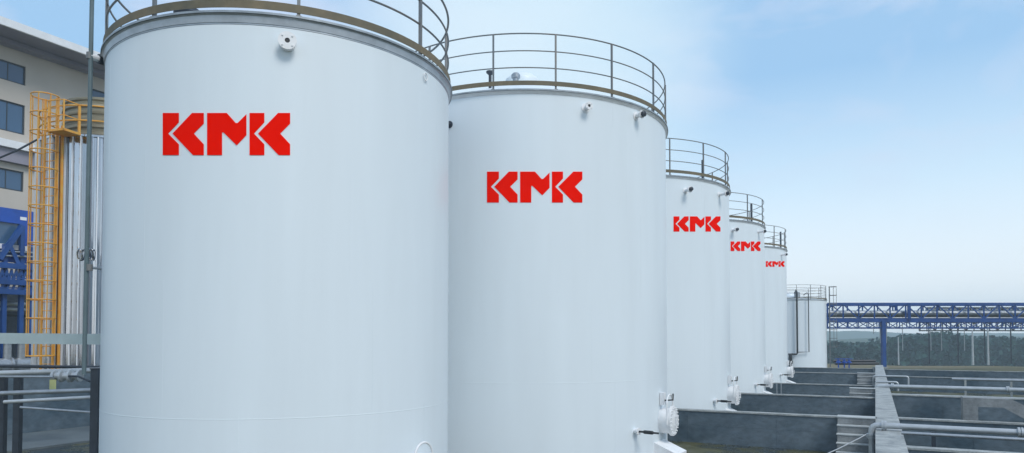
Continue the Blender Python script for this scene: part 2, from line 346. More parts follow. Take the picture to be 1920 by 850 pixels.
def tank(name, label, c, r, base, top, logo_box, seams, lv, toe, posts, group='white storage tanks in a row', cone=1.1):
    root = thing(name, (c[0], c[1], 0), label, 'storage tank', group); part = Part(root)
    part(MB().lathe([(r + .22, 0), (r + .22, base - .02), (r + .16, base)], (c[0], c[1], 0), 96), 'foundation_ring', M['conc'])
    sh = MB().lathe([(r, base), (r, top)], (c[0], c[1], 0), 256)
    for z in seams: sh.lathe([(r - .002, z - .010), (r + .0016, z - .005), (r + .0016, z + .005), (r - .002, z + .010)], (c[0], c[1], 0), 256)
    rs_ = random.Random(int(c[1] * 10)); lv_ = [base] + [base + 1.8 * k for k in range(1, 8) if base + 1.8 * k < top - .4] + [top - .16]
    for k in range(len(lv_) - 1):
        for a in ring_posts(rs_.uniform(0, 1.2), 6):
            for dz in range(3):
                za = lv_[k] + (lv_[k + 1] - lv_[k]) * dz / 3; zc = lv_[k] + (lv_[k + 1] - lv_[k]) * (dz + 1) / 3
                n = Vector((math.cos(a), math.sin(a), 0)); q = pol(c, r, a, (za + zc) / 2); sh.obox(q, n * .0014, Vector((-n.y, n.x, 0)) * .005, Z * (zc - za) / 2)
    part(sh, 'shell', M['tank'])
    b_ = MB(); band(b_, c, r, r + .07, base, base + .018); 
    for k in range(16):
        a = k * math.pi / 8; p = pol(c, r + .04, a, base + .1); n = Vector((math.cos(a), math.sin(a), 0)); b_.bar(p - Z * .08, p + Z * .07, .08, .07, up=n)
    part(b_, 'base_flange', M['tank_detail'])
    rf = MB().lathe([(r - .01, top + .02), (r * .55, top + .02 + cone * .47), (.45, top + cone * .96), (.45, top + cone * .96 + .1), (.43, top + cone * .96 + .16), (.3, top + cone * .96 + .27), (0.001, top + cone * .96 + .31)], (c[0], c[1], 0), 96)
    part(rf, 'roof', M['tank'])
    bh = 1.0 if r < 3 else .5
    dr = MB().lathe([(r + .0, top - .145 * bh), (r + .006, top - .14 * bh), (r + .006, top - .125 * bh), (r + .014, top - .12 * bh), (r + .03, top - .03), (r + .05, top - .012), (r, top - .010)], (c[0], c[1], 0), 192)
    ob = part(dr, 'drip_ring', M['drip'] if r < 3 else M['tank_detail'])
    k_ = MB(); band(k_, c, r - .02, r + .065, top - .008, top + .022, 192); part(k_, 'rim_angle', M['rim'], ob)
    railing(part, c, r - .01, top + .022, lv, toe, posts, thick=.019 if r < 3 else .015)
    if logo_box: logo(part, logo_box, c, r)
    return root, part

def centre_from_right(px, py, z, r):           # tank whose rim tip on the right is seen at (px, py)
    t = atZ(px, py, z); a = math.atan2(t.x, t.y); return (t.x - r * math.cos(a), t.y + r * math.sin(a))
RT = 3.6; TOP = 8.1
c2 = centre_from_right(1248, 247, TOP, RT); c3 = centre_from_right(1367, 361, TOP, RT); c4 = centre_from_right(1433, 428, TOP, RT); c5 = centre_from_right(1474.5, 471, TOP, RT)
c1 = (-3.90, 12.02); R1 = 2.78; TOP1 = 7.39
print('centres', c1, c2, c3, c4, c5)
def nang(px, py, c, r): p = atCyl(px, py, c, r); return math.atan2(p.y - c[1], p.x - c[0]), p.z
MA = math.atan2(V.y, V.x)                      # manholes face across the row
LV = [.46, .81, 1.17]; TOE = (.08, .175)
def posts_from(pxs, c, r, z, ys, step=None):
    out = []
    for px, py in zip(pxs, ys): out.append(nang(px, py, c, r)[0])
    return out

# first tank
pa = nang(290, 20, c1, R1)[0]; pb = nang(560, 20, c1, R1)[0]; pc = nang(788, 60, c1, R1)[0]
st = (pc - pa) / 2; print('post step', math.degrees(pb - pa), math.degrees(pc - pb))
P1 = [pa, pb, pc] + [pc + k * R(44) for k in (1, 2, 3)] + [pa - k * R(44) for k in (1, 2)]
t1, p1 = tank('storage_tank', 'largest white tank with red KMK lettering, nearest the camera beside the drain pipe', c1, R1, .2, TOP1, (305, 212, 544, 291), [1.93], [.52, .90, 1.28], (.05, .165), P1, cone=.9)
a, z = nang(539, 83, c1, R1); nozzle(p1, c1, R1, a, z, .13, .055, .122)
a, z = nang(796, 145, c1, R1); p1(MB().tube([pol(c1, R1 + .02, a, z) + Vector((-math.sin(a), math.cos(a), 0)) * .05 * math.cos(t) + Z * .06 * math.sin(t) for t in [k * math.pi / 8 for k in range(16)]], .008, 6, closed=True), 'lifting_ring', M['tank_detail'])
manhole(p1, c1, R1, MA, .82, .36)
hv = atY(352, 22, 9.9); o = p1(MB().lathe([(.055, 0), (.055, .30)], (hv.x, hv.y, TOP1), 16), 'roof_vent', M['galv'])
p1(MB().lathe([(.0, .0), (.17, .0), (.19, .03), (.17, .09), (.0, .12)], (hv.x, hv.y, TOP1 + .27), 24), 'vent_cap', M['dark'], o)
o = p1(MB().lathe([(.05, 0), (.05, .10)], (atY(515, 40, 10).x, 10, TOP1), 12), 'roof_vent', M['dark'])

# second tank
xs = [925, 1042, 1147]; A = [nang(x, 150, c2, RT)[0] for x in xs]; print('T2 posts', [math.degrees(v) for v in A])
stp = R(24); P2 = [A[0], A[1], A[2]] + [A[2] + stp * k for k in range(1, 7)] + [A[0] - stp * k for k in range(1, 5)]
t2, p2 = tank('storage_tank', 'second white tank in the row, red KMK lettering, mushroom vent and dome on its roof', c2, RT, .3, TOP, (913, 322, 1092, 380), [2.1], LV, TOE, P2, cone=1.46)
for px, py in ((1101, 201), (1195, 216)):
    a, z = nang(px - 3, py + 2, c2, RT); nozzle(p2, c2, RT, a, z, .17, .05, .085, valve=px > 1150)
a, z = nang(843, 234, c2, RT); nozzle(p2, c2, RT, a, z, .2, .04, .07, dark=True)
vp = atY(967, 155, 16.2); o = p2(MB().lathe([(.07, 0), (.07, 1.12)], (vp.x, vp.y, TOP + .25 - .3), 20), 'roof_vent', M['galv'])
p2(MB().lathe([(0, 0), (.06, 0), (.105, .03), (.105, .10), (.07, .14), (0, .14)], (vp.x, vp.y, TOP + 1.03), 24), 'vent_cap', M['galv'], o)
vp = atY(919, 155, 15.6); o = p2(MB().lathe([(.035, 0), (.035, .85)], (vp.x, vp.y, TOP + .1), 16), 'roof_vent', M['dark'])
p2(MB().lathe([(0, 0), (.04, 0), (.09, .05), (.09, .08), (0, .08)], (vp.x, vp.y, TOP + .90), 20), 'vent_cap', M['dark'], o)

def low_fittings(part, c, r, first=False):
    manhole(part, c, r, MA, 1.13, .34)
    a = MA - R(21); n = Vector((math.cos(a), math.sin(a), 0)); p = pol(c, r - .02, a, 1.02)
    part(MB().lathe([(.05, 0), (.05, .10), (.075, .10), (.075, .14), (.0, .14)], p, 18, frame_to(n)), 'sampling_nozzle', M['tank_detail'])
    q = p + n * .12; d = (n + V * .8).normalized()
    part(MB().tube([q, q + d * .12, q + d * .14, q + d * .34, q + d * .36, q + d * .48], [.022, .022, .04, .04, .02, .02], 10), 'sampling_rod', M['black'])
    a2 = MA - R(2); n2 = Vector((math.cos(a2), math.sin(a2), 0)); pp = pol(c, r + .06, a2, 1.62)
    b = MB().bar(pp - Z * .12, pp + Z * .16, .14, .10, up=n2); part(b, 'gauge_bracket', M['tank_detail'])
    pp = pol(c, r + .30, a2, 1.62); part(MB().tube([pol(c, r + .1, a2, 1.6), pp, pp + Z * .14], .018, 8), 'gauge', M['black'])
    a3 = MA - R(3); n3 = Vector((math.cos(a3), math.sin(a3), 0)); s3 = Vector((-n3.y, n3.x, 0)); b0 = pol(c, r, a3, .3)
    w_ = .34; q_ = [b0 - s3 * w_ - n3 * .05, b0 + s3 * w_ - n3 * .05, b0 + s3 * w_ + n3 * .52, b0 - s3 * w_ + n3 * .52]
    vsx = q_ + [q_[0] + Z * .40, q_[1] + Z * .40, q_[2] + Z * .16, q_[3] + Z * .16]
    part(MB().add(vsx, [(0, 1, 2, 3), (4, 5, 6, 7), (0, 1, 5, 4), (1, 2, 6, 5), (2, 3, 7, 6), (3, 0, 4, 7)]), 'cleanout_box', M['tank_detail'])
low_fittings(p2, c2, RT)
info = [(c3, (1263, 406, 1351, 434.5), [(1287, 356), (1350, 363)], 'third white tank in the row with small red KMK lettering, partly behind the second tank'),
        (c4, (1370, 453, 1426, 471), [(1376, 430), (1424, 433)], 'fourth white tank in the row, its red KMK lettering touching the third tank'),
        (c5, (1436, 490, 1471, 500.5), [(1467, 476)], 'fifth and smallest lettered white tank, between the fourth tank and the plain far tank')]
for c, lb, nz, lab in info:
    t_, p_ = tank('storage_tank', lab, c, RT, .3, TOP, lb, [2.1], LV, TOE, [v + R(3) for v in P2], cone=.9)
    for px, py in nz:
        a, z = nang(px - 2, py + 2, c, RT); nozzle(p_, c, RT, a, z, .26, .05, .10, valve=True)
    low_fittings(p_, c, RT)
    q = atY((lb[0] + lb[2]) / 2, 400, c[1]); o = p_(MB().lathe([(.05, 0), (.05, 1.0)], (q.x, c[1] - .8, TOP + .2), 12), 'roof_vent', M['dark'])

# plain far tank
R6 = 3.1; TOP6 = 6.4; t_ = atZ(1549.5, 564, TOP6); a = math.atan2(t_.x, t_.y); c6 = (t_.x - R6 * math.cos(a), t_.y + R6 * math.sin(a)); print('c6', c6)
root, p6 = tank('storage_tank', 'plain white tank without lettering at the far end, with black side pipes and ladder', c6, R6, .25, TOP6, None, [2.3, 4.3], [.25, .5, .75, 1.0, 1.25], (.06, .16), ring_posts(R(-100), 16), cone=.5)
def side_pipe(px, y0, y1, r_, extra, m):
    a, z1 = nang(px, y1, c6, R6); z0 = nang(px, y0, c6, R6)[1]; pts = [pol(c6, R6 - .5, a, z0 + .15), pol(c6, R6 + .02, a, z0 + .3), pol(c6, R6 + .25, a, z0 + .2), pol(c6, R6 + .25, a, z1)]
    pts += [pol(c6, R6 + .25, a + da, z) for da, z in extra(z1)]
    p6(MB().tube(pts, r_, 10), 'side_pipe', m)
side_pipe(1494, 552, 662, .075, lambda z: [(-.02, z - .1), (-.22, z - .12)], M['pipe_black'])
side_pipe(1514, 556, 660, .04, lambda z: [(-.3, z - .02)], M['dark'])
a, z = nang(1482, 665, c6, R6); p6(MB().tube([pol(c6, R6 + .3, a, z), pol(c6, R6 + .32, a, z - .2), pol(c6, R6 + .32, a, .1)], .15, 12), 'riser_pipe', M['pipe_black'])
o = p6(MB().lathe([(.25, 0), (.25, .5), (.0, .55)], (c6[0] + .1, c6[1] - 1.6, TOP6 + .2), 16), 'roof_hatch', M['galv'])

def ladder(part, base, n, z0, z1, w=.45, cage=True, m=None, czs=None, cr=.42, rail=.025, rung=.3, cage_from=None):
    s = Vector((-n.y, n.x, 0)); L = MB()
    for k in (-1, 1): L.bar(base + s * k * w / 2 + Z * z0, base + s * k * w / 2 + Z * z1, rail * 2, rail * 2, up=n)
    z = z0 + .2
    while z < z1: L.tube([base - s * w / 2 + Z * z, base + s * w / 2 + Z * z], rail * .5, 6); z += rung
    o = part(L, 'ladder', m)
    if cage:
        K = MB(); zz = [cage_from + k * (z1 - cage_from) / czs for k in range(czs + 1)]
        def cp(t, z): return base + n * (cr * .55 + cr * math.cos(t)) + s * cr * math.sin(t) + Z * z
        for z in zz: K.tube([cp(-2.3 + 4.6 * k / 14, z) for k in range(15)], rail * .8, 6)
        for k in range(6): t = -2.1 + 4.2 * k / 5; K.bar(cp(t, zz[0]), cp(t, zz[-1]), rail * 1.5, rail * .6, up=n)
        part(K, 'safety_cage', m, o)
    return o
la = nang(1549, 600, c6, R6)[0] + R(6); n6 = Vector((math.cos(la), math.sin(la), 0)); ladder(p6, pol(c6, R6 + .25, la, 0), n6, .2, TOP6 + 1.2, .5, True, M['rail'], 7, .38, .03, .35, 2.3)

# ------------------------------------------------------------------ bund walls
def wall(a, b, top, th, label, cat='wall', group=None, z0=0., cop=True, cm=None, over=.03):
    a = Vector((a.x, a.y, 0)); b = Vector((b.x, b.y, 0)); root = thing('bund_wall', (a + b) / 2, label, cat, group); part = Part(root)
    d = (b - a); L = d.length; d.normalize(); s = Vector((-d.y, d.x, 0)); mid = (a + b) / 2
    wf = MB().obox(mid + Z * (z0 + top - .04) / 2, d * L / 2, s * th / 2, Z * (top - .04 - z0) / 2)
    k = 1.7
    while k < L - .5:
        wf.obox(a + d * k + Z * (z0 + top - .05) / 2, d * .018, s * (th / 2 + .007), Z * (top - .06 - z0) / 2); k += 2.44
    wf.obox(mid + Z * (z0 + top * .55), d * (L / 2 - .01), s * (th / 2 + .004), Z * .008)
    part(wf, 'wall_face', M['wall'])
    part(MB().obox(mid + Z * (top - .02), d * (L / 2 + .01), s * (th / 2 + over), Z * .02), 'coping', cm or M['coping'])
    return root
WT = .95
LW = .0                                        # left face of the long wall runs just under the camera
wl0 = atZ(1645, 850, WT); wl1 = atZ(1643, 700, WT); off = wl0.dot(V); TH = .47
print('long wall offset', off, wl1.dot(V))
lc = V * (off + TH / 2)
wall(lc + U * 2.2, lc + U * 62, WT, TH, 'long grey bund wall running straight away from the camera beside the tanks')
M_mid = lambda ca, cb: Vector(((ca[0] + cb[0]) / 2, (ca[1] + cb[1]) / 2, 0))
def cross_wall(px, py, top, label, v0=-9.0, v1=None, th=.22, dy=0):
    p = atZ(px, py, top); u = p.dot(U) + th / 2; e = (off - .002) if v1 is None else v1
    wall(U * u + V * v0, U * u + V * e, top, th, label, group='cross walls between the tanks'); return u
vt = [Vector((c[0], c[1], 0)).dot(V) for c in (c2, c3, c4, c5)]; ut = [Vector((c[0], c[1], 0)).dot(U) for c in (c2, c3, c4, c5)]
print('v', vt, 'u', ut)
u1 = cross_wall(1420, 774, WT, 'dark cross wall between the second and third tanks, nearest the camera')
u2 = cross_wall(1500, 741, .86, 'dark cross wall between the third and fourth tanks')
u3 = cross_wall(1520, 720, .75, 'dark cross wall between the fourth and fifth tanks')
u4 = cross_wall(1550, 699, .92, 'dark cross wall just behind the fifth tank')
u5 = cross_wall(1560, 690, .75, 'farthest dark cross wall, in front of the plain far tank')
print('walls u', u1, u2, u3, u4, u5)
def steps(u, top, n, wv, label, rise=.2, run=.22, land=.42):
    root = thing('concrete_steps', U * u + V * (off - wv / 2), label, 'steps', 'concrete steps against the long wall'); part = Part(root)
    m = MB(); q = MB(); uu = u - .115
    for k in range(n):
        zt = top + .02 - rise * k; r_ = land if k == 0 else run; c = U * (uu - r_ / 2) + V * (off - .04 - wv / 2); uu -= r_
        m.obox(c + Z * (zt / 2), U * (r_ / 2), V * (wv / 2 - .003 * k), Z * zt / 2)
        q.obox(c + Z * (zt + .014) - U * .01, U * (r_ / 2 + .008 - .002 * k), V * (wv / 2 + .012), Z * .0135)
    part(m, 'step_block', M['conc']); part(q, 'treads', M['tread'])
steps(u1, WT, 5, .86, 'concrete steps nearest the camera, left of the long wall')
steps(u2 + 4.3, .90, 4, .95, 'concrete steps beyond the second cross wall, left of the long wall')
steps(u4, .92, 4, .95, 'farthest concrete steps, against the wall behind the fifth tank')

# right side basins
vR0 = off + TH + .002
def rwall(px, py, top, label, v1=14, th=.22, v0=None):
    p = atZ(px, py, top); u = p.dot(U) + th / 2
    wall(U * u + V * (v0 or vR0), U * u + V * v1, top, th, label, group='cross walls of the right basins'); return u
r1 = rwall(1800, 789, .93, 'right basin wall passing in front of the sloping buttress'); 
r0 = rwall(1800, 845, .93, 'right basin wall nearest the camera, at the bottom right corner')
r2 = rwall(1740, 742, .90, 'right basin wall with a broad pale top behind the buttress', th=.55)
r3 = rwall(1740, 707, .86, 'right basin wall beyond the long white pipe', v1=30)
r4 = rwall(1800, 695, .9, 'farthest right basin wall, under the wooded hill', v1=40)
print('r', r0, r1, r2, r3, r4)
# floor slab of the right side
# sloping buttress
bp = atZ(1822, 790, .93); bu = bp.dot(U); bv = bp.dot(V)
m = MB(); root = thing('buttress', U * bu + V * bv, 'grey concrete buttress with a sloping slab and triangular gap in the right basin', 'buttress'); part = Part(root)
bu += .45
c0 = U * bu + V * bv
part(MB().obox(c0 + Z * .75, V * .16, U * .25, Z * .75), 'column', M['conc'])
pr = [(.162, 1.5), (.85, 1.5), (3.0, .38), (3.0, .02), (2.75, .02), (.7, 1.28), (.162, 1.28)]; k_ = len(pr)
part(MB().add([c0 + V * v + Z * z + U * u for u in (-.24, .24) for v, z in pr], [tuple(range(k_)), tuple(range(k_, 2 * k_))[::-1]] + [(i, (i + 1) % k_, k_ + (i + 1) % k_, k_ + i) for i in range(k_)]), 'sloping_slab', M['conc'])
part(MB().bar(c0 + V * .18 + Z * .80, c0 + V * 1.7 + Z * .80, .4, .06), 'tie_beam', M['coping'])

def pipe(pts, r_, m, name, label, cat='pipe', group=None, flanges=(), n=14):
    pts = [Vector(p) for p in pts]; out = [pts[0]]
    for i in range(1, len(pts) - 1):           # round each elbow
        a, b, c = pts[i - 1], pts[i], pts[i + 1]; k = min(r_ * 2.2, (a - b).length * .4, (c - b).length * .4)
        pA = b + (a - b).normalized() * k; pB = b + (c - b).normalized() * k
        for t in (0, .25, .5, .75, 1): out.append(pA.lerp(b, t).lerp(b.lerp(pB, t), t))
    out.append(pts[-1])
    root = thing(name, (pts[0].x, pts[0].y, min(p.z for p in pts)), label, cat, group); part = Part(root); o = part(MB().tube(out, r_, n), 'pipe_run', m)
    for p, d in flanges:
        p = Vector(p); d = Vector(d).normalized(); Mx = frame_to(d)
        part(MB().lathe([(0, -.05), (r_ * 1.6, -.05), (r_ * 1.6, -.008), (r_ * 1.2, -.008), (r_ * 1.2, .008), (r_ * 1.6, .008), (r_ * 1.6, .05), (0, .05)], p, 20, Mx), 'flange', m, o)
    return root, part
p0 = atY(1634, 797, 15.75); pz = p0.z
q0 = p0 + V * .0
pipe([Vector((p0.x, p0.y, 0)), p0, p0 + V * 9], .066, M['pipe'], 'pipe', 'pale pipe with an elbow crossing the long wall nearest the camera', flanges=[(p0 + V * .25, V), (p0 - Z * .25, Z), (p0 + V * 2.75, V)])
for k in range(3):
    pp = p0 + V * (1.2 + 1.9 * k); single(MB().bar(Vector((pp.x, pp.y, .0)), pp - Z * .08, .08), 'pipe_support', M['dark'], ['dark prop under the near pale pipe, closest to the long wall', 'dark prop under the near pale pipe, second from the long wall', 'dark prop under the near pale pipe, third from the long wall'][k], 'support', 'props under the near pipe')
p = atY(1690, 812, 14.6); pipe([p, p + V * 3.0, p + V * 3.6 + Z * -.15, p + V * 7 + Z * -.15], .035, M['galv'], 'pipe', 'thin grey pipe just below the near pale pipe on the right')
p = atY(1643, 724, 29.6); pipe([Vector((p.x, p.y, .3)), p, p + V * 16], .085, M['pipe'], 'pipe', 'long white pipe crossing the right basins in the middle distance', flanges=[(p + V * .6, V), (p + V * 4.6, V)])
p = atY(1642, 716, 32.5); pipe([p - Z * .4, p, p + V * .9, p + V * .9 - Z * .4], .05, M['pipe'], 'pipe', 'short pipe loop over the long wall just behind the long white pipe')
p = atY(1638, 705, 37); pipe([p - Z * .5, p, p + V * 1.6, p + V * 1.6 - Z * .5], .05, M['pipe'], 'pipe', 'farthest short pipe loop over the long wall')
p = atY(1785, 711, 33); pipe([p, p + V * 9], .06, M['galv'], 'pipe', 'grey pipe behind the long white pipe at the right edge')
for k, (px, lab) in enumerate(((1810, 'pale post under the grey pipe, left of the pair'), (1896, 'pale post under the grey pipe, right of the pair'))):
    q = atY(px, 713, 32.3); single(MB().bar(Vector((q.x, q.y, 0)), q, .08), 'pipe_support', M['coping'], lab, 'support', 'posts under the grey pipe')
a = atY(1640, 806, 15.9); b_ = atY(1540, 856, 15.2); single(MB().tube([a, a.lerp(b_, .3) - Z * .02, a.lerp(b_, .7) - Z * .02, b_], .013, 6), 'cable', M['pipe'], 'thin pale cable slanting down in front of the near concrete steps', 'cable')
# conduits on cross wall two
for k, px in enumerate((1457, 1465)):
    q = atZ(px, 719.5, .80); q2 = U * (q.dot(U) - .13) + V * q.dot(V)
    single(MB().tube([q2, q2 + Z * .8], .03, 8), 'conduit', M['galv'], ['thin conduit on the cross wall right of the fourth tank manhole, left of the pair', 'thin conduit on the cross wall right of the fourth tank manhole, right of the pair'][k], 'conduit', 'pair of conduits on the cross wall')
q = atY(1650, 693, 52); single(MB().box(q.x - .35, q.y - .3, 0, q.x + .35, q.y + .3, q.z + .1).box(q.x - .42, q.y - .37, q.z + .1, q.x + .42, q.y + .37, q.z + .18), 'plinth', M['coping'], 'small white concrete plinth at the far end of the long wall', 'plinth')

# ------------------------------------------------------------------ blue pipe rack far behind
def truss(part, A, B, z0, z1, n, thick, m, diag=True, name='truss'):
    A = Vector(A); B = Vector(B); t = MB(); d = (B - A)
    t.bar(A + Z * z1, B + Z * z1, thick * 1.6, thick * 1.6); t.bar(A + Z * z0, B + Z * z0, thick * 1.3, thick * 1.3)
    for i in range(n + 1):
        p = A + d * i / n; t.bar(p + Z * (z0 + .01), p + Z * (z1 - .01), thick)
        if diag and i < n:
            q = A + d * (i + 1) / n
            if i % 2: t.bar(p + Z * (z1 - .02), q + Z * (z0 + .02), thick * .7)
            else: t.bar(p + Z * (z0 + .02), q + Z * (z1 - .02), thick * .7)
    return part(t, name, m)
YR = 65.; ya = lambda py: 3 + (636 - py) / F * YR
XA = (1552 - 960) / F * YR; XB = XA + 30.8
root = thing('pipe_rack', (XA, YR, 0), 'blue steel pipe rack bridge crossing the background right of the plain tank', 'pipe rack'); part = Part(root)
for dy in (0, 2.2):
    truss(part, (XA, YR + dy, 0), (XB, YR + dy, 0), ya(599), ya(570), 21, .13, M['blue'], name='upper_truss')
    truss(part, (XA, YR + dy, 0), (XB, YR + dy, 0), ya(615), ya(602.5), 32, .09, M['blue'], name='lower_truss')
    for px in (1656,):
        if dy: continue
        X = (px - 960) / F * YR; part(MB().bar((X, YR + dy, 0), (X, YR + dy, ya(601)), .34, .34, up=Vector((0, 1, 0))), 'column', M['blue'])
    X = (1704 - 960) / F * YR; part(MB().bar((X, YR + dy - .1, ya(600)), (X, YR + dy - .1, ya(570)), .28), 'splice_post', M['blue'])
root['kinds'] = 'rack'; del root['kinds']
for k, (py, r_, mm, lab) in enumerate(((587, .24, 'galv', 'thickest grey pipe lying inside the blue pipe rack'), (592, .12, 'dark', 'thin dark pipe lying inside the blue pipe rack'), (596, .14, 'pipe', 'thin pale pipe lying low inside the blue pipe rack'), (583, .10, 'pipe_black', 'black pipe lying highest inside the blue pipe rack'))):
    pipe([(XA - .3, YR + .5 + .4 * k, ya(py)), (XB, YR + .5 + .4 * k, ya(py))], r_, M[mm], 'pipe', lab, group='pipes in the blue rack')
# hanging rods under the rack
lab = 'thin grey rod hanging down from the blue pipe rack'
for k, px in enumerate((1638, 1650, 1662, 1692, 1745, 1765, 1808)):
    X = (px - 960) / F * (YR + 1.1); zb = rnd.choice([1.9, 2.6, 3.1, 3.5]); single(MB().tube([(X, YR + 1.1, zb), (X, YR + 1.1, ya(602))], .035, 6), 'hanger_rod', M['galv'], lab, 'rod', 'rods below the blue rack')
# second rack further back on the right, grey with age
YS = 92.; yb = lambda py: 3 + (636 - py) / F * YS; XC = (1740 - 960) / F * YS
root = thing('pipe_rack', (XC, YS, 0), 'grey process steelwork crowded with pipes behind the right half of the blue rack', 'pipe rack'); part = Part(root)
truss(part, (XC, YS, 0), (XC + 17, YS, 0), yb(598), yb(578), 12, .14, M['dark']); truss(part, (XC, YS + 2, 0), (XC + 17, YS + 2, 0), yb(620), yb(604), 16, .12, M['dark'])
for i in range(5):
    X = XC + .8 + i * 3.6 + rnd.uniform(-.5, .5); part(MB().bar((X, YS + 1, -.3), (X, YS + 1, yb(rnd.uniform(576, 600))), .14), 'column', M['dark'])
for i in range(7): zz = yb(578 + i * 4 + rnd.uniform(-1, 1)); part(MB().tube([(XC, YS + .2 + .25 * i, zz), (XC + 17, YS + .2 + .25 * i, zz)], rnd.uniform(.07, .16), 8), 'pipe_run', M['galv' if i % 2 else 'dark'])
for i in range(16):
    X = XC + rnd.uniform(0, 17); zz = yb(rnd.uniform(578, 612)); mm = MB().lathe([(0, 0), (.16, 0), (.22, .12), (.10, .3), (.10, .5), (.24, .52), (.24, .58), (0, .58)], (X, YS - .2, zz), 10); part(mm, 'valve', M['dark'])
# pale poles
labs = ['pale tall pole against the wooded hill, left of the three', 'pale tall pole against the wooded hill, middle of the three and brightest', 'pale tall pole against the wooded hill, right of the three']
for k, (px, top, r_) in enumerate(((1684, 632, .09), (1823, 620, .14), (1852, 575, .12))):
    Y = 88; X = (px - 960) / F * Y; single(MB().tube([(X, Y, -.3), (X, Y, 3 + (636 - top) / F * Y)], [r_, r_ * .6], 10), 'pole', M['pipe'], labs[k], 'pole', 'pale poles before the hill')
# dark pipes and blue valves at the foot of the plain tank
for k, (py, x0, x1, lab) in enumerate(((677, 1562, 1641, 'dark horizontal pipe right of the plain tank, upper of the pair'), (682, 1566, 1647, 'dark horizontal pipe right of the plain tank, lower of the pair'))):
    Y = 62 - k * 1.2; a = atY(x0, py, Y); b_ = atY(x1, py, Y); pipe([a, b_], .12, M['pipe_black'], 'pipe', lab, group='dark pipes beside the plain tank')
for k, px in enumerate((1572, 1583, 1592)):
    q = atY(px, 681, 60.2); m_ = MB().lathe([(0, 0), (.2, 0), (.2, .1), (.11, .16), (.11, .27), (0, .27)], q, 14); m_.tube([q + Z * .36 + Vector((.26 * math.cos(t), .26 * math.sin(t), 0)) for t in [j * math.pi / 6 for j in range(12)]], .03, 6, closed=True).bar(q + Z * .25, q + Z * .36, .05)
    m_.bar(Vector((q.x, q.y, 0)), q, .1)
    single(m_, 'valve', M['blue2'], ['blue handwheel valve on the dark pipes, closest to the plain tank', 'blue handwheel valve on the dark pipes, middle of three', 'blue handwheel valve on the dark pipes, farthest from the plain tank'][k], 'valve', 'blue valves beside the plain tank')

# ------------------------------------------------------------------ drain pipe and post beside the first tank
zt = 9.5; pA = atY(173, 0, 10.55); pB = atY(157.5, 700, 10.55); xm = (pA.x + pB.x) / 2
root = thing('drain_pipe', (xm, 10.55, 0), 'tall thin grey vertical pipe clamped to the left side of the first tank', 'pipe'); part = Part(root)
part(MB().tube([(pB.x, 10.55, pB.z - .02), (pB.x + (pA.x - pB.x) * .5, 10.55, 5), (pA.x, 10.55, 9.6)], .032, 12), 'pipe_run', M['teal'])
for py in (105, 502):
    q = atY(168, py, 10.55); m_ = MB().tube([q, q + Vector((.34 if py > 300 else .42, .75 if py < 300 else .6, 0))], .022 if py > 300 else .05, 10)
    o = part(m_, 'bracket', M['tank_detail'] if py < 300 else M['galv']); 
    if py < 300: part(MB().lathe([(0, -.06), (.075, -.06), (.075, .06), (0, .06)], q + Vector((.1, .16, 0)), 16, frame_to(Vector((.42, .75, 0)))), 'coupling', M['dark'], o)
    part(MB().lathe([(0, -.05), (.045, -.05), (.045, .05), (0, .05)], q, 14), 'clamp', M['rail'], o)
a = atY(177, 693, 11.3); single(MB().box(a.x - .062, 11.3, 0, a.x + .062, 11.42, a.z).box(a.x - .075, 11.29, a.z, a.x + .075, 11.43, a.z + .02), 'post', M['dark'], 'black square post standing tight against the left side of the first tank', 'post')

# ------------------------------------------------------------------ left: wall, pipes and pipe stand
wb0 = atZ(0, 820, .0); n_ = V; lo = wb0.dot(V); print('left wall v', lo)
wall(U * -2 + V * lo, U * 60 + V * lo, 2.0, .25, 'tall dark bund wall at the left between the tanks and the silver tank')
Yp = 13.
def hp(py0, py1, Y, r_, m, lab, x0=-60, x1=192, **k):
    a = atY(x0, py0, Y); b_ = atY(x1, py1, Y); b_.z = a.z + (b_.z - a.z); return pipe([a, b_], r_, m, 'pipe', lab, group='horizontal pipes left of the first tank', **k)
a = atY(-60, 634, 14); b_ = atY(196, 636.5, 14); single(MB().bar(a, b_, .10, .215), 'pale_beam', M['beam'], 'wide pale horizontal beam at eye level in front of the silver tank', 'beam')  # a plain pale beam, not a tray for cables
hp(686, 689, 15.2, .035, M['dark'], 'thin dark pipe highest of the left pipes')
r_, p_ = hp(702, 694, 14.2, .055, M['pipe'], 'thick pale pipe carrying the tagged valve')
hp(706, 707, 13.6, .022, M['galv'], 'thin grey pipe just below the tagged valve', x0=-60, x1=100)
hp(740, 731, 13.6, .045, M['galv'], 'grey pipe of the middle pair, upper one')
hp(754, 744, 13.2, .035, M['pipe'], 'pale pipe of the middle pair, lower one', x0=8)
hp(764, 775, 13.0, .022, M['galv'], 'lowest thin pale pipe sloping down to the right', x0=38)
q = atY(124, 705, 13.9); root = thing('valve', q, 'grey flanged valve with a yellow green tag on the pale pipe at left', 'valve'); part = Part(root)
X_ = Vector((1, 0, 0)); o = part(MB().lathe([(r_ * 1.45, x_ * 1.15) for r_, x_ in [(0, -.22), (.075, -.22), (.075, -.18), (.05, -.17), (.05, -.1), (.085, -.09), (.085, -.05), (.05, -.03), (.05, .05), (.09, .06), (.09, .10), (.05, .12), (.05, .2), (.08, .21), (.08, .25), (0, .25)]], q, 24, frame_to(X_)), 'valve_body', M['pipe'])
part(MB().tube([q + X_ * .1 + Vector((0, -.1, 0)), q + X_ * .35 + Vector((0, -.18, .0)), q + X_ * .6 + Vector((0, -.2, -.1))], .02, 8), 'lever', M['dark'])
part(MB().bar(q + Vector((-.19, -.11, -.07)), q + Vector((-.19, -.11, -.26)), .13, .006, up=Vector((0, 1, 0))), 'tag_plate', M['tagplate'])
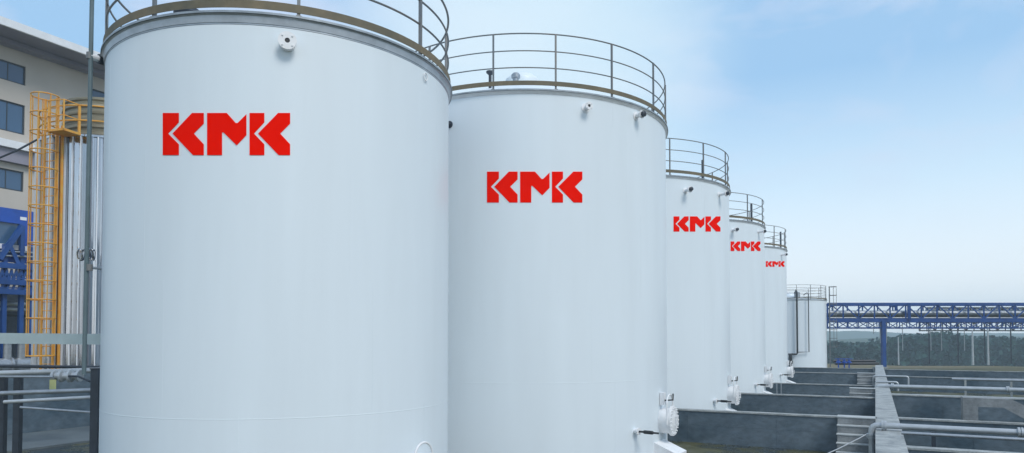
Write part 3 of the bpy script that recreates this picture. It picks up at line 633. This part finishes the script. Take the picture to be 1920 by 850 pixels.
for px, w_, lab in ((2, .13, 'dark steel column of the left pipe stand, cut by the photo edge'), (31, .13, 'dark steel column of the left pipe stand, nearer the silver tank')):
    t_ = atY(px, 708, 14.6); single(MB().box(t_.x - w_ / 2, 14.6, 0, t_.x + w_ / 2, 14.72, t_.z).box(t_.x - w_ / 2 - .05, 14.55, 0, t_.x + w_ / 2 + .05, 14.77, .03), 'column', M['dark'], lab, 'column', 'columns of the left pipe stand')
a = atZ(-40, 822, .10); 
sl_ = MB(); e0 = U * 1 + V * (lo + .14); e1 = U * 40 + V * (lo + .14); e2 = e1 + V * 3.4; e3 = e0 + V * 3.4
sl_.add([e0 + Z * .005, e1 + Z * .005, e2 + Z * .005, e3 + Z * .005, e0 + Z * .06, e1 + Z * .06, e2 + Z * .06, e3 + Z * .06], [(0, 1, 2, 3), (4, 5, 6, 7), (0, 1, 5, 4), (1, 2, 6, 5), (2, 3, 7, 6), (3, 0, 4, 7)])
struct(sl_, 'pavement', M['wet'])

# ------------------------------------------------------------------ silver lagged tank with yellow ladder
RS = 2.5; cs = Vector((-15.75, 27.6, 0))
lft = (64 - 960) / F; th = math.atan(lft); 
cd = 27.6
# choose the lateral position so that the left silhouette is seen at x = 64
for _ in range(40):
    L = math.hypot(cs.x, cs.y); aa = math.atan2(cs.x, cs.y) - math.asin(RS / L); cs.x += (th - aa) * L * .8
tz = atY(140, 262, cs.y - 1.9).z
root = thing('silver_tank', (cs.x, cs.y, 0), 'shiny silver clad tank with a yellow caged ladder at the left', 'tank'); part = Part(root)
nn = 240
def wv(k): return [.0, .03, .0][k % 3] + .012 * math.sin(k * 1.7)
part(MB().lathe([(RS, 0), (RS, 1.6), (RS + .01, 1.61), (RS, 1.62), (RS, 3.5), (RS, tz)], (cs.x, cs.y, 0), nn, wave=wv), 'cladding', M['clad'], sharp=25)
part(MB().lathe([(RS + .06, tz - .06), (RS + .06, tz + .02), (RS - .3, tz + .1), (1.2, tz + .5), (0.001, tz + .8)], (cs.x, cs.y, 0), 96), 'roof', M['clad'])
sb_ = MB()
for k in range(56):
    a = k * 2 * math.pi / 56; n = Vector((math.cos(a), math.sin(a), 0)); q = pol((cs.x, cs.y), RS + .05, a, tz / 2)
    sb_.obox(q, n * .035, Vector((-n.y, n.x, 0)) * .017, Z * (tz / 2 - .06))
part(sb_, 'standing_seams', M['seam'])
# lagged drum on top
dr = MB(); prof = []; zz = tz + .15; k = 0; RD = RS * .68
while zz < tz + 1.7: prof += [(RD + (.05 if k % 2 else -.01) + rnd.uniform(-.02, .02), zz), (RD + (.05 if k % 2 else -.01), zz + .09)]; zz += .13; k += 1
prof += [(RD * .6, zz + .1), (.001, zz + .25)]
part(dr.lathe(prof, (cs.x, cs.y, 0), 96), 'lagged_drum', M['brass'], sharp=30)
rl = MB()
for h in (.55, 1.1): rl.tube(ringpts((cs.x, cs.y), RS - .02, tz + h, n=96), .03, 8, closed=True)
o = part(rl, 'guard_rail', M['yellow'])
for k in range(12):
    a = R(-150 + 4) + k * R(30); part(MB().bar(pol((cs.x, cs.y), RS - .02, a, tz), pol((cs.x, cs.y), RS - .02, a, tz + 1.1), .07), 'post', M['yellow'], o)
for k, px in ((0, 78),):
    la = nang(103, 400, (cs.x, cs.y), RS)[0] ; nl = Vector((math.cos(la), math.sin(la), 0)); bs = pol((cs.x, cs.y), RS + .22, la, 0)
    ladder(part, bs, nl, .3, tz + 1.3, .55, True, M['yellow'], 14, .44, .03, .32, 2.4)
pf = MB(); fw = pol((cs.x, cs.y), RS + .35, la + .0, tz - .05); sx = Vector((-nl.y, nl.x, 0))
pf.obox(fw + sx * .75, nl * .35, sx * .4, Z * .04); part(pf, 'platform', M['yellow'])
pf = MB()
for h in (.5, 1.05): pf.tube([fw + sx * 1.15 - nl * .3 + Z * h, fw + sx * 1.15 + nl * .35 + Z * h, fw + sx * .45 + nl * .38 + Z * h], .022, 8)
for s_ in (.45, 1.15): pf.bar(fw + sx * s_ + nl * .35, fw + sx * s_ + nl * .35 + Z * 1.05, .045)
part(pf, 'platform_rail', M['yellow'])
# wall mounted long poles beside the ladder and loops of pipe
for k, px in enumerate((119, 128)):
    pass
ta = nang(120, 400, (cs.x, cs.y), RS)[0]; part(MB().bar(pol((cs.x, cs.y), RS + .14, ta, .5), pol((cs.x, cs.y), RS + .14, ta, tz + .3), .07, .07), 'stay_post', M['yellow'])
for px in (152, 172):
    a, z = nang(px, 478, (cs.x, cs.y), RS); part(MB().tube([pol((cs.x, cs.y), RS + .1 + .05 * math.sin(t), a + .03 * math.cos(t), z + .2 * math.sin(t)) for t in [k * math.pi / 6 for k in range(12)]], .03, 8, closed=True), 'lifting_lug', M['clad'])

# ------------------------------------------------------------------ office building at the left
PB = Vector((-.738 * 42.2, 42.2, 0)); nB = V
def fb(px, py, o=0.): return atPlane(px, py, PB + V * o, V)
def S(px, o=0.): return fb(px, 400, o).dot(U)
def ZZ(px, py, o=0.): return fb(px, py, o).z
vB = PB.dot(V); s0 = S(-330); s1 = S(700)
root = thing('office_building', U * S(0) + V * vB, 'beige multi storey building with dark windows and a white edged flat roof at the left', 'building'); part = Part(root)
ztop = ZZ(0, 80)
zfl = ZZ(0, 45, 2.4); zft = ZZ(0, 31, 2.4)
def slab(o0_, o1_, sa, sb, za, zb): 
    return MB().obox(U * (sa + sb) / 2 + V * (vB + (o0_ + o1_) / 2) + Z * (za + zb) / 2, U * (sb - sa) / 2, V * (o1_ - o0_) / 2, Z * (zb - za) / 2)
rows = [(ZZ(43, 124), ZZ(43, 160)), (ZZ(42, 197), ZZ(42, 253)), (ZZ(40, 322), ZZ(40, 360))]
wr = S(43); wl = wr - 3.4; per = S(167) - wl if S(167) - wl > 4 else 5.2; per = S(167) - wr + 3.4
cols = [(wl + per * k, wr + per * k) for k in range(-3, 5)]
cols = [c for c in cols if c[0] > s0 + .2 and c[1] < s1 - .2]
print('window period', per, 'rows', rows, 'top', zft)
# wall with real openings, pieces between the windows
zb_ = -.5; wm = MB(); lv_ = sorted([r[1] for r in rows] + [r[0] for r in rows])
segs = [(zb_, lv_[0])] + [(lv_[i], lv_[i + 1]) for i in range(1, 5, 2)] + [(lv_[5], zfl)]
for za, zc in segs:
    q = slab(-.35, 0, s0, s1, za, zc); wm.add(q.v, q.f)
for i in (0, 2, 4):
    ss = [s0] + [x for c in cols for x in c if s0 < x < s1] + [s1]
    if len(ss) % 2: ss = ss[:-1]
    for j in range(0, len(ss), 2):
        q = slab(-.35, 0, ss[j], ss[j + 1], lv_[i], lv_[i + 1]); wm.add(q.v, q.f)
q = slab(-9, -8.7, s0, s1, zb_, zfl); wm.add(q.v, q.f)
q = slab(-8.7, -.35, s0, s0 + .3, zb_, zfl); wm.add(q.v, q.f); q = slab(-8.7, -.35, s1 - .3, s1, zb_, zfl); wm.add(q.v, q.f)
part(wm, 'wall', M['facade'])
rf = part(slab(-9, 2.35, s0 - .5, s1 + 1, zfl, zfl + .2), 'roof', M['soffit']); part(slab(2.35, 2.5, s0 - .5, s1 + 1, zfl - .02, zft), 'fascia', M['facade_band'], rf)
part(slab(0.003, .7, s0, s1, ZZ(0, 84), ZZ(0, 62)), 'cornice', M['soffit'], rf)
zb1 = ZZ(0, 258, .6); zb2 = ZZ(0, 272, .6)
part(slab(0.003, .6, s0, s1, zb2, zb1), 'ledge', M['facade_band'])
part(slab(0.003, .35, s0, s1, ZZ(0, 300, .3), zb2 - .003), 'ledge_band', M['soffit'])
for (zt_, zb0) in rows:
    for ci, (sa, sb) in enumerate(cols):
        if sa < s0 or sb > s1: continue
        f_ = MB(); t_ = .09; o_ = -.12
        for q in (slab(o_ - .04, o_ + .04, sa, sb, zt_ - t_, zt_), slab(o_ - .04, o_ + .04, sa, sb, zb0, zb0 + t_), slab(o_ - .04, o_ + .04, sa, sa + t_, zb0 + t_, zt_ - t_), slab(o_ - .04, o_ + .04, sb - t_, sb, zb0 + t_, zt_ - t_),
                  slab(o_ - .035, o_ + .035, sa + 1.45, sa + 1.53, zb0 + t_, zt_ - t_), slab(o_ - .03, o_ + .03, sa + 2.4, sa + 2.46, zb0 + t_, zt_ - t_)): f_.add(q.v, q.f)
        fr = part(f_, 'window', M['frame']); part(slab(o_ - .01, o_ + .01, sa + .02, sb - .02, zb0 + .02, zt_ - .02), 'pane', M['glass'], fr)
        
# blue steel annexe in front of the building
oB = 4.0
root = thing('steel_annexe', U * S(0, oB) + V * (vB + oB), 'blue clad steel annexe with braces standing before the beige building', 'annexe'); part = Part(root)
sE = S(63, oB); sW = sE - 12
zt_ = ZZ(0, 388, oB)
Zb = lambda py: ZZ(20, py, oB)
pn = MB()
for (a_, b2, za, zc) in ((sW, sE, Zb(418), zt_), (S(38, oB), sE, Zb(458), Zb(418)), (sW, sE, Zb(492), Zb(476))):
    q = slab(oB - .12, oB, a_, b2, za, zc); pn.add(q.v, q.f)
part(pn, 'panel', M['blue2'])
part(slab(oB - .3, oB - .13, sW, sE - .1, Zb(476), zt_ - .1), 'dark_glazing', M['glass'])
part(slab(oB - .1, oB + .04, sW, sE - .3, Zb(468), Zb(459)), 'white_strip', M['facade_band'])
part(slab(oB - .1, oB + .012, S(38, oB), S(50, oB), Zb(410), Zb(404)), 'name_plate', M['facade_band'])
fr = MB()
for s_ in (sE - .12, S(40, oB), S(8, oB), sW + .3): q = slab(oB + .02, oB + .24, s_ - .11, s_ + .11, 0, Zb(460)); fr.add(q.v, q.f)
for y_ in (500, 530, 548): q = slab(oB + .26, oB + .5, sW, sE, Zb(y_ + 5), Zb(y_ - 5)); fr.add(q.v, q.f)
pp = lambda px, py: fb(px, py, oB + .35)
fr.bar(pp(-2, 486), pp(42, 424), .26).bar(pp(42, 424), pp(40, 480), .2).bar(pp(18, 462), pp(34, 496), .2)
for k in range(10): fr.bar(pp(-20 + 9 * k, 528), pp(-14 + 9 * k, 505), .09).bar(pp(-14 + 9 * k, 505), pp(-11 + 9 * k, 528), .08)
for y_ in (512, 520, 538): fr.bar(pp(-60, y_), pp(61, y_ + 3), .07)
for k in range(7): fr.bar(pp(-10 + 11 * k, 545), pp(-4 + 11 * k, 530), .1); 
part(fr, 'frame', M['blue'])
rr = MB()
for y_ in (470, 478): rr.tube([pp(-30, y_), pp(62, y_ + 4)], .05, 8)
part(rr, 'hand_rail', M['galv'])
part(slab(oB - 3.4, oB - 3.2, sW, sE + 3, 0, Zb(540)), 'shade_sheet', M['dark'])  # added dark sheet standing for the shadowed opening beneath the annexe
part(slab(oB - 3.2, oB - .14, sW, sE, Zb(548), Zb(543)), 'deck', M['dark'])
# plant under the annexe
for k, (py, r_, mm, lab) in enumerate(((566, .12, 'galv', 'upper pipe in the shade under the blue annexe'), (577, .09, 'pipe', 'pale middle pipe in the shade under the blue annexe'), (586, .16, 'dark', 'lowest dark pipe in the shade under the blue annexe'))):
    a = fb(-80, py, oB - 1 - .3 * k); b_ = fb(66, py + 2, oB - 1 - .3 * k); b_.z = a.z; pipe([a, b_], r_, M[mm], 'pipe', lab, group='pipes under the blue annexe')
for k, (px, lab) in enumerate(((14, 'grey pump motor standing under the annexe, left of the pair'), (40, 'grey pump motor standing under the annexe, right of the pair'))):
    q = fb(px, 650, oB + 1.2); q.z = 1.6; m_ = MB().lathe([(0, -.6), (.42, -.6), (.42, -.5), (.36, -.45), (.36, .4), (.3, .55), (0, .6)], q, 20, frame_to(U)); m_.lathe([(.2, 0), (.2, .9), (.32, .92), (.32, 1.0), (0, 1.02)], q + Z * .3, 16).box(q.x - .5, q.y - .4, 0, q.x + .5, q.y + .4, q.z - .38)
    single(m_, 'pump', M['galv'], lab, 'pump', 'pumps under the blue annexe')
# grey guy cable left of the silver tank
a = atY(-5, 298, 24); b_ = atY(70, 262, 24.5); single(MB().tube([a, a.lerp(b_, .5) - Z * .04, b_], .035, 6), 'guy_cable', M['dark'], 'dark cable slanting up to the yellow ladder top', 'cable')

scene.cycles.volume_bounces = 3
# ------------------------------------------------------------------ haze
hz = MB().box(-1300, -400, -11, 1300, 1250, 60).build('haze', bpy.data.materials.new('haze_air')); hz['kind'] = 'stuff'
hm = hz.data.materials[0]; hm.use_nodes = True; nt = hm.node_tree; nt.nodes.remove(nt.nodes['Principled BSDF'])
pv = nt.nodes.new('ShaderNodeVolumePrincipled'); pv.inputs['Color'].default_value = (.74, .90, 1.0, 1); pv.inputs['Density'].default_value = .00085
nt.links.new(pv.outputs[0], nt.nodes['Material Output'].inputs['Volume'])
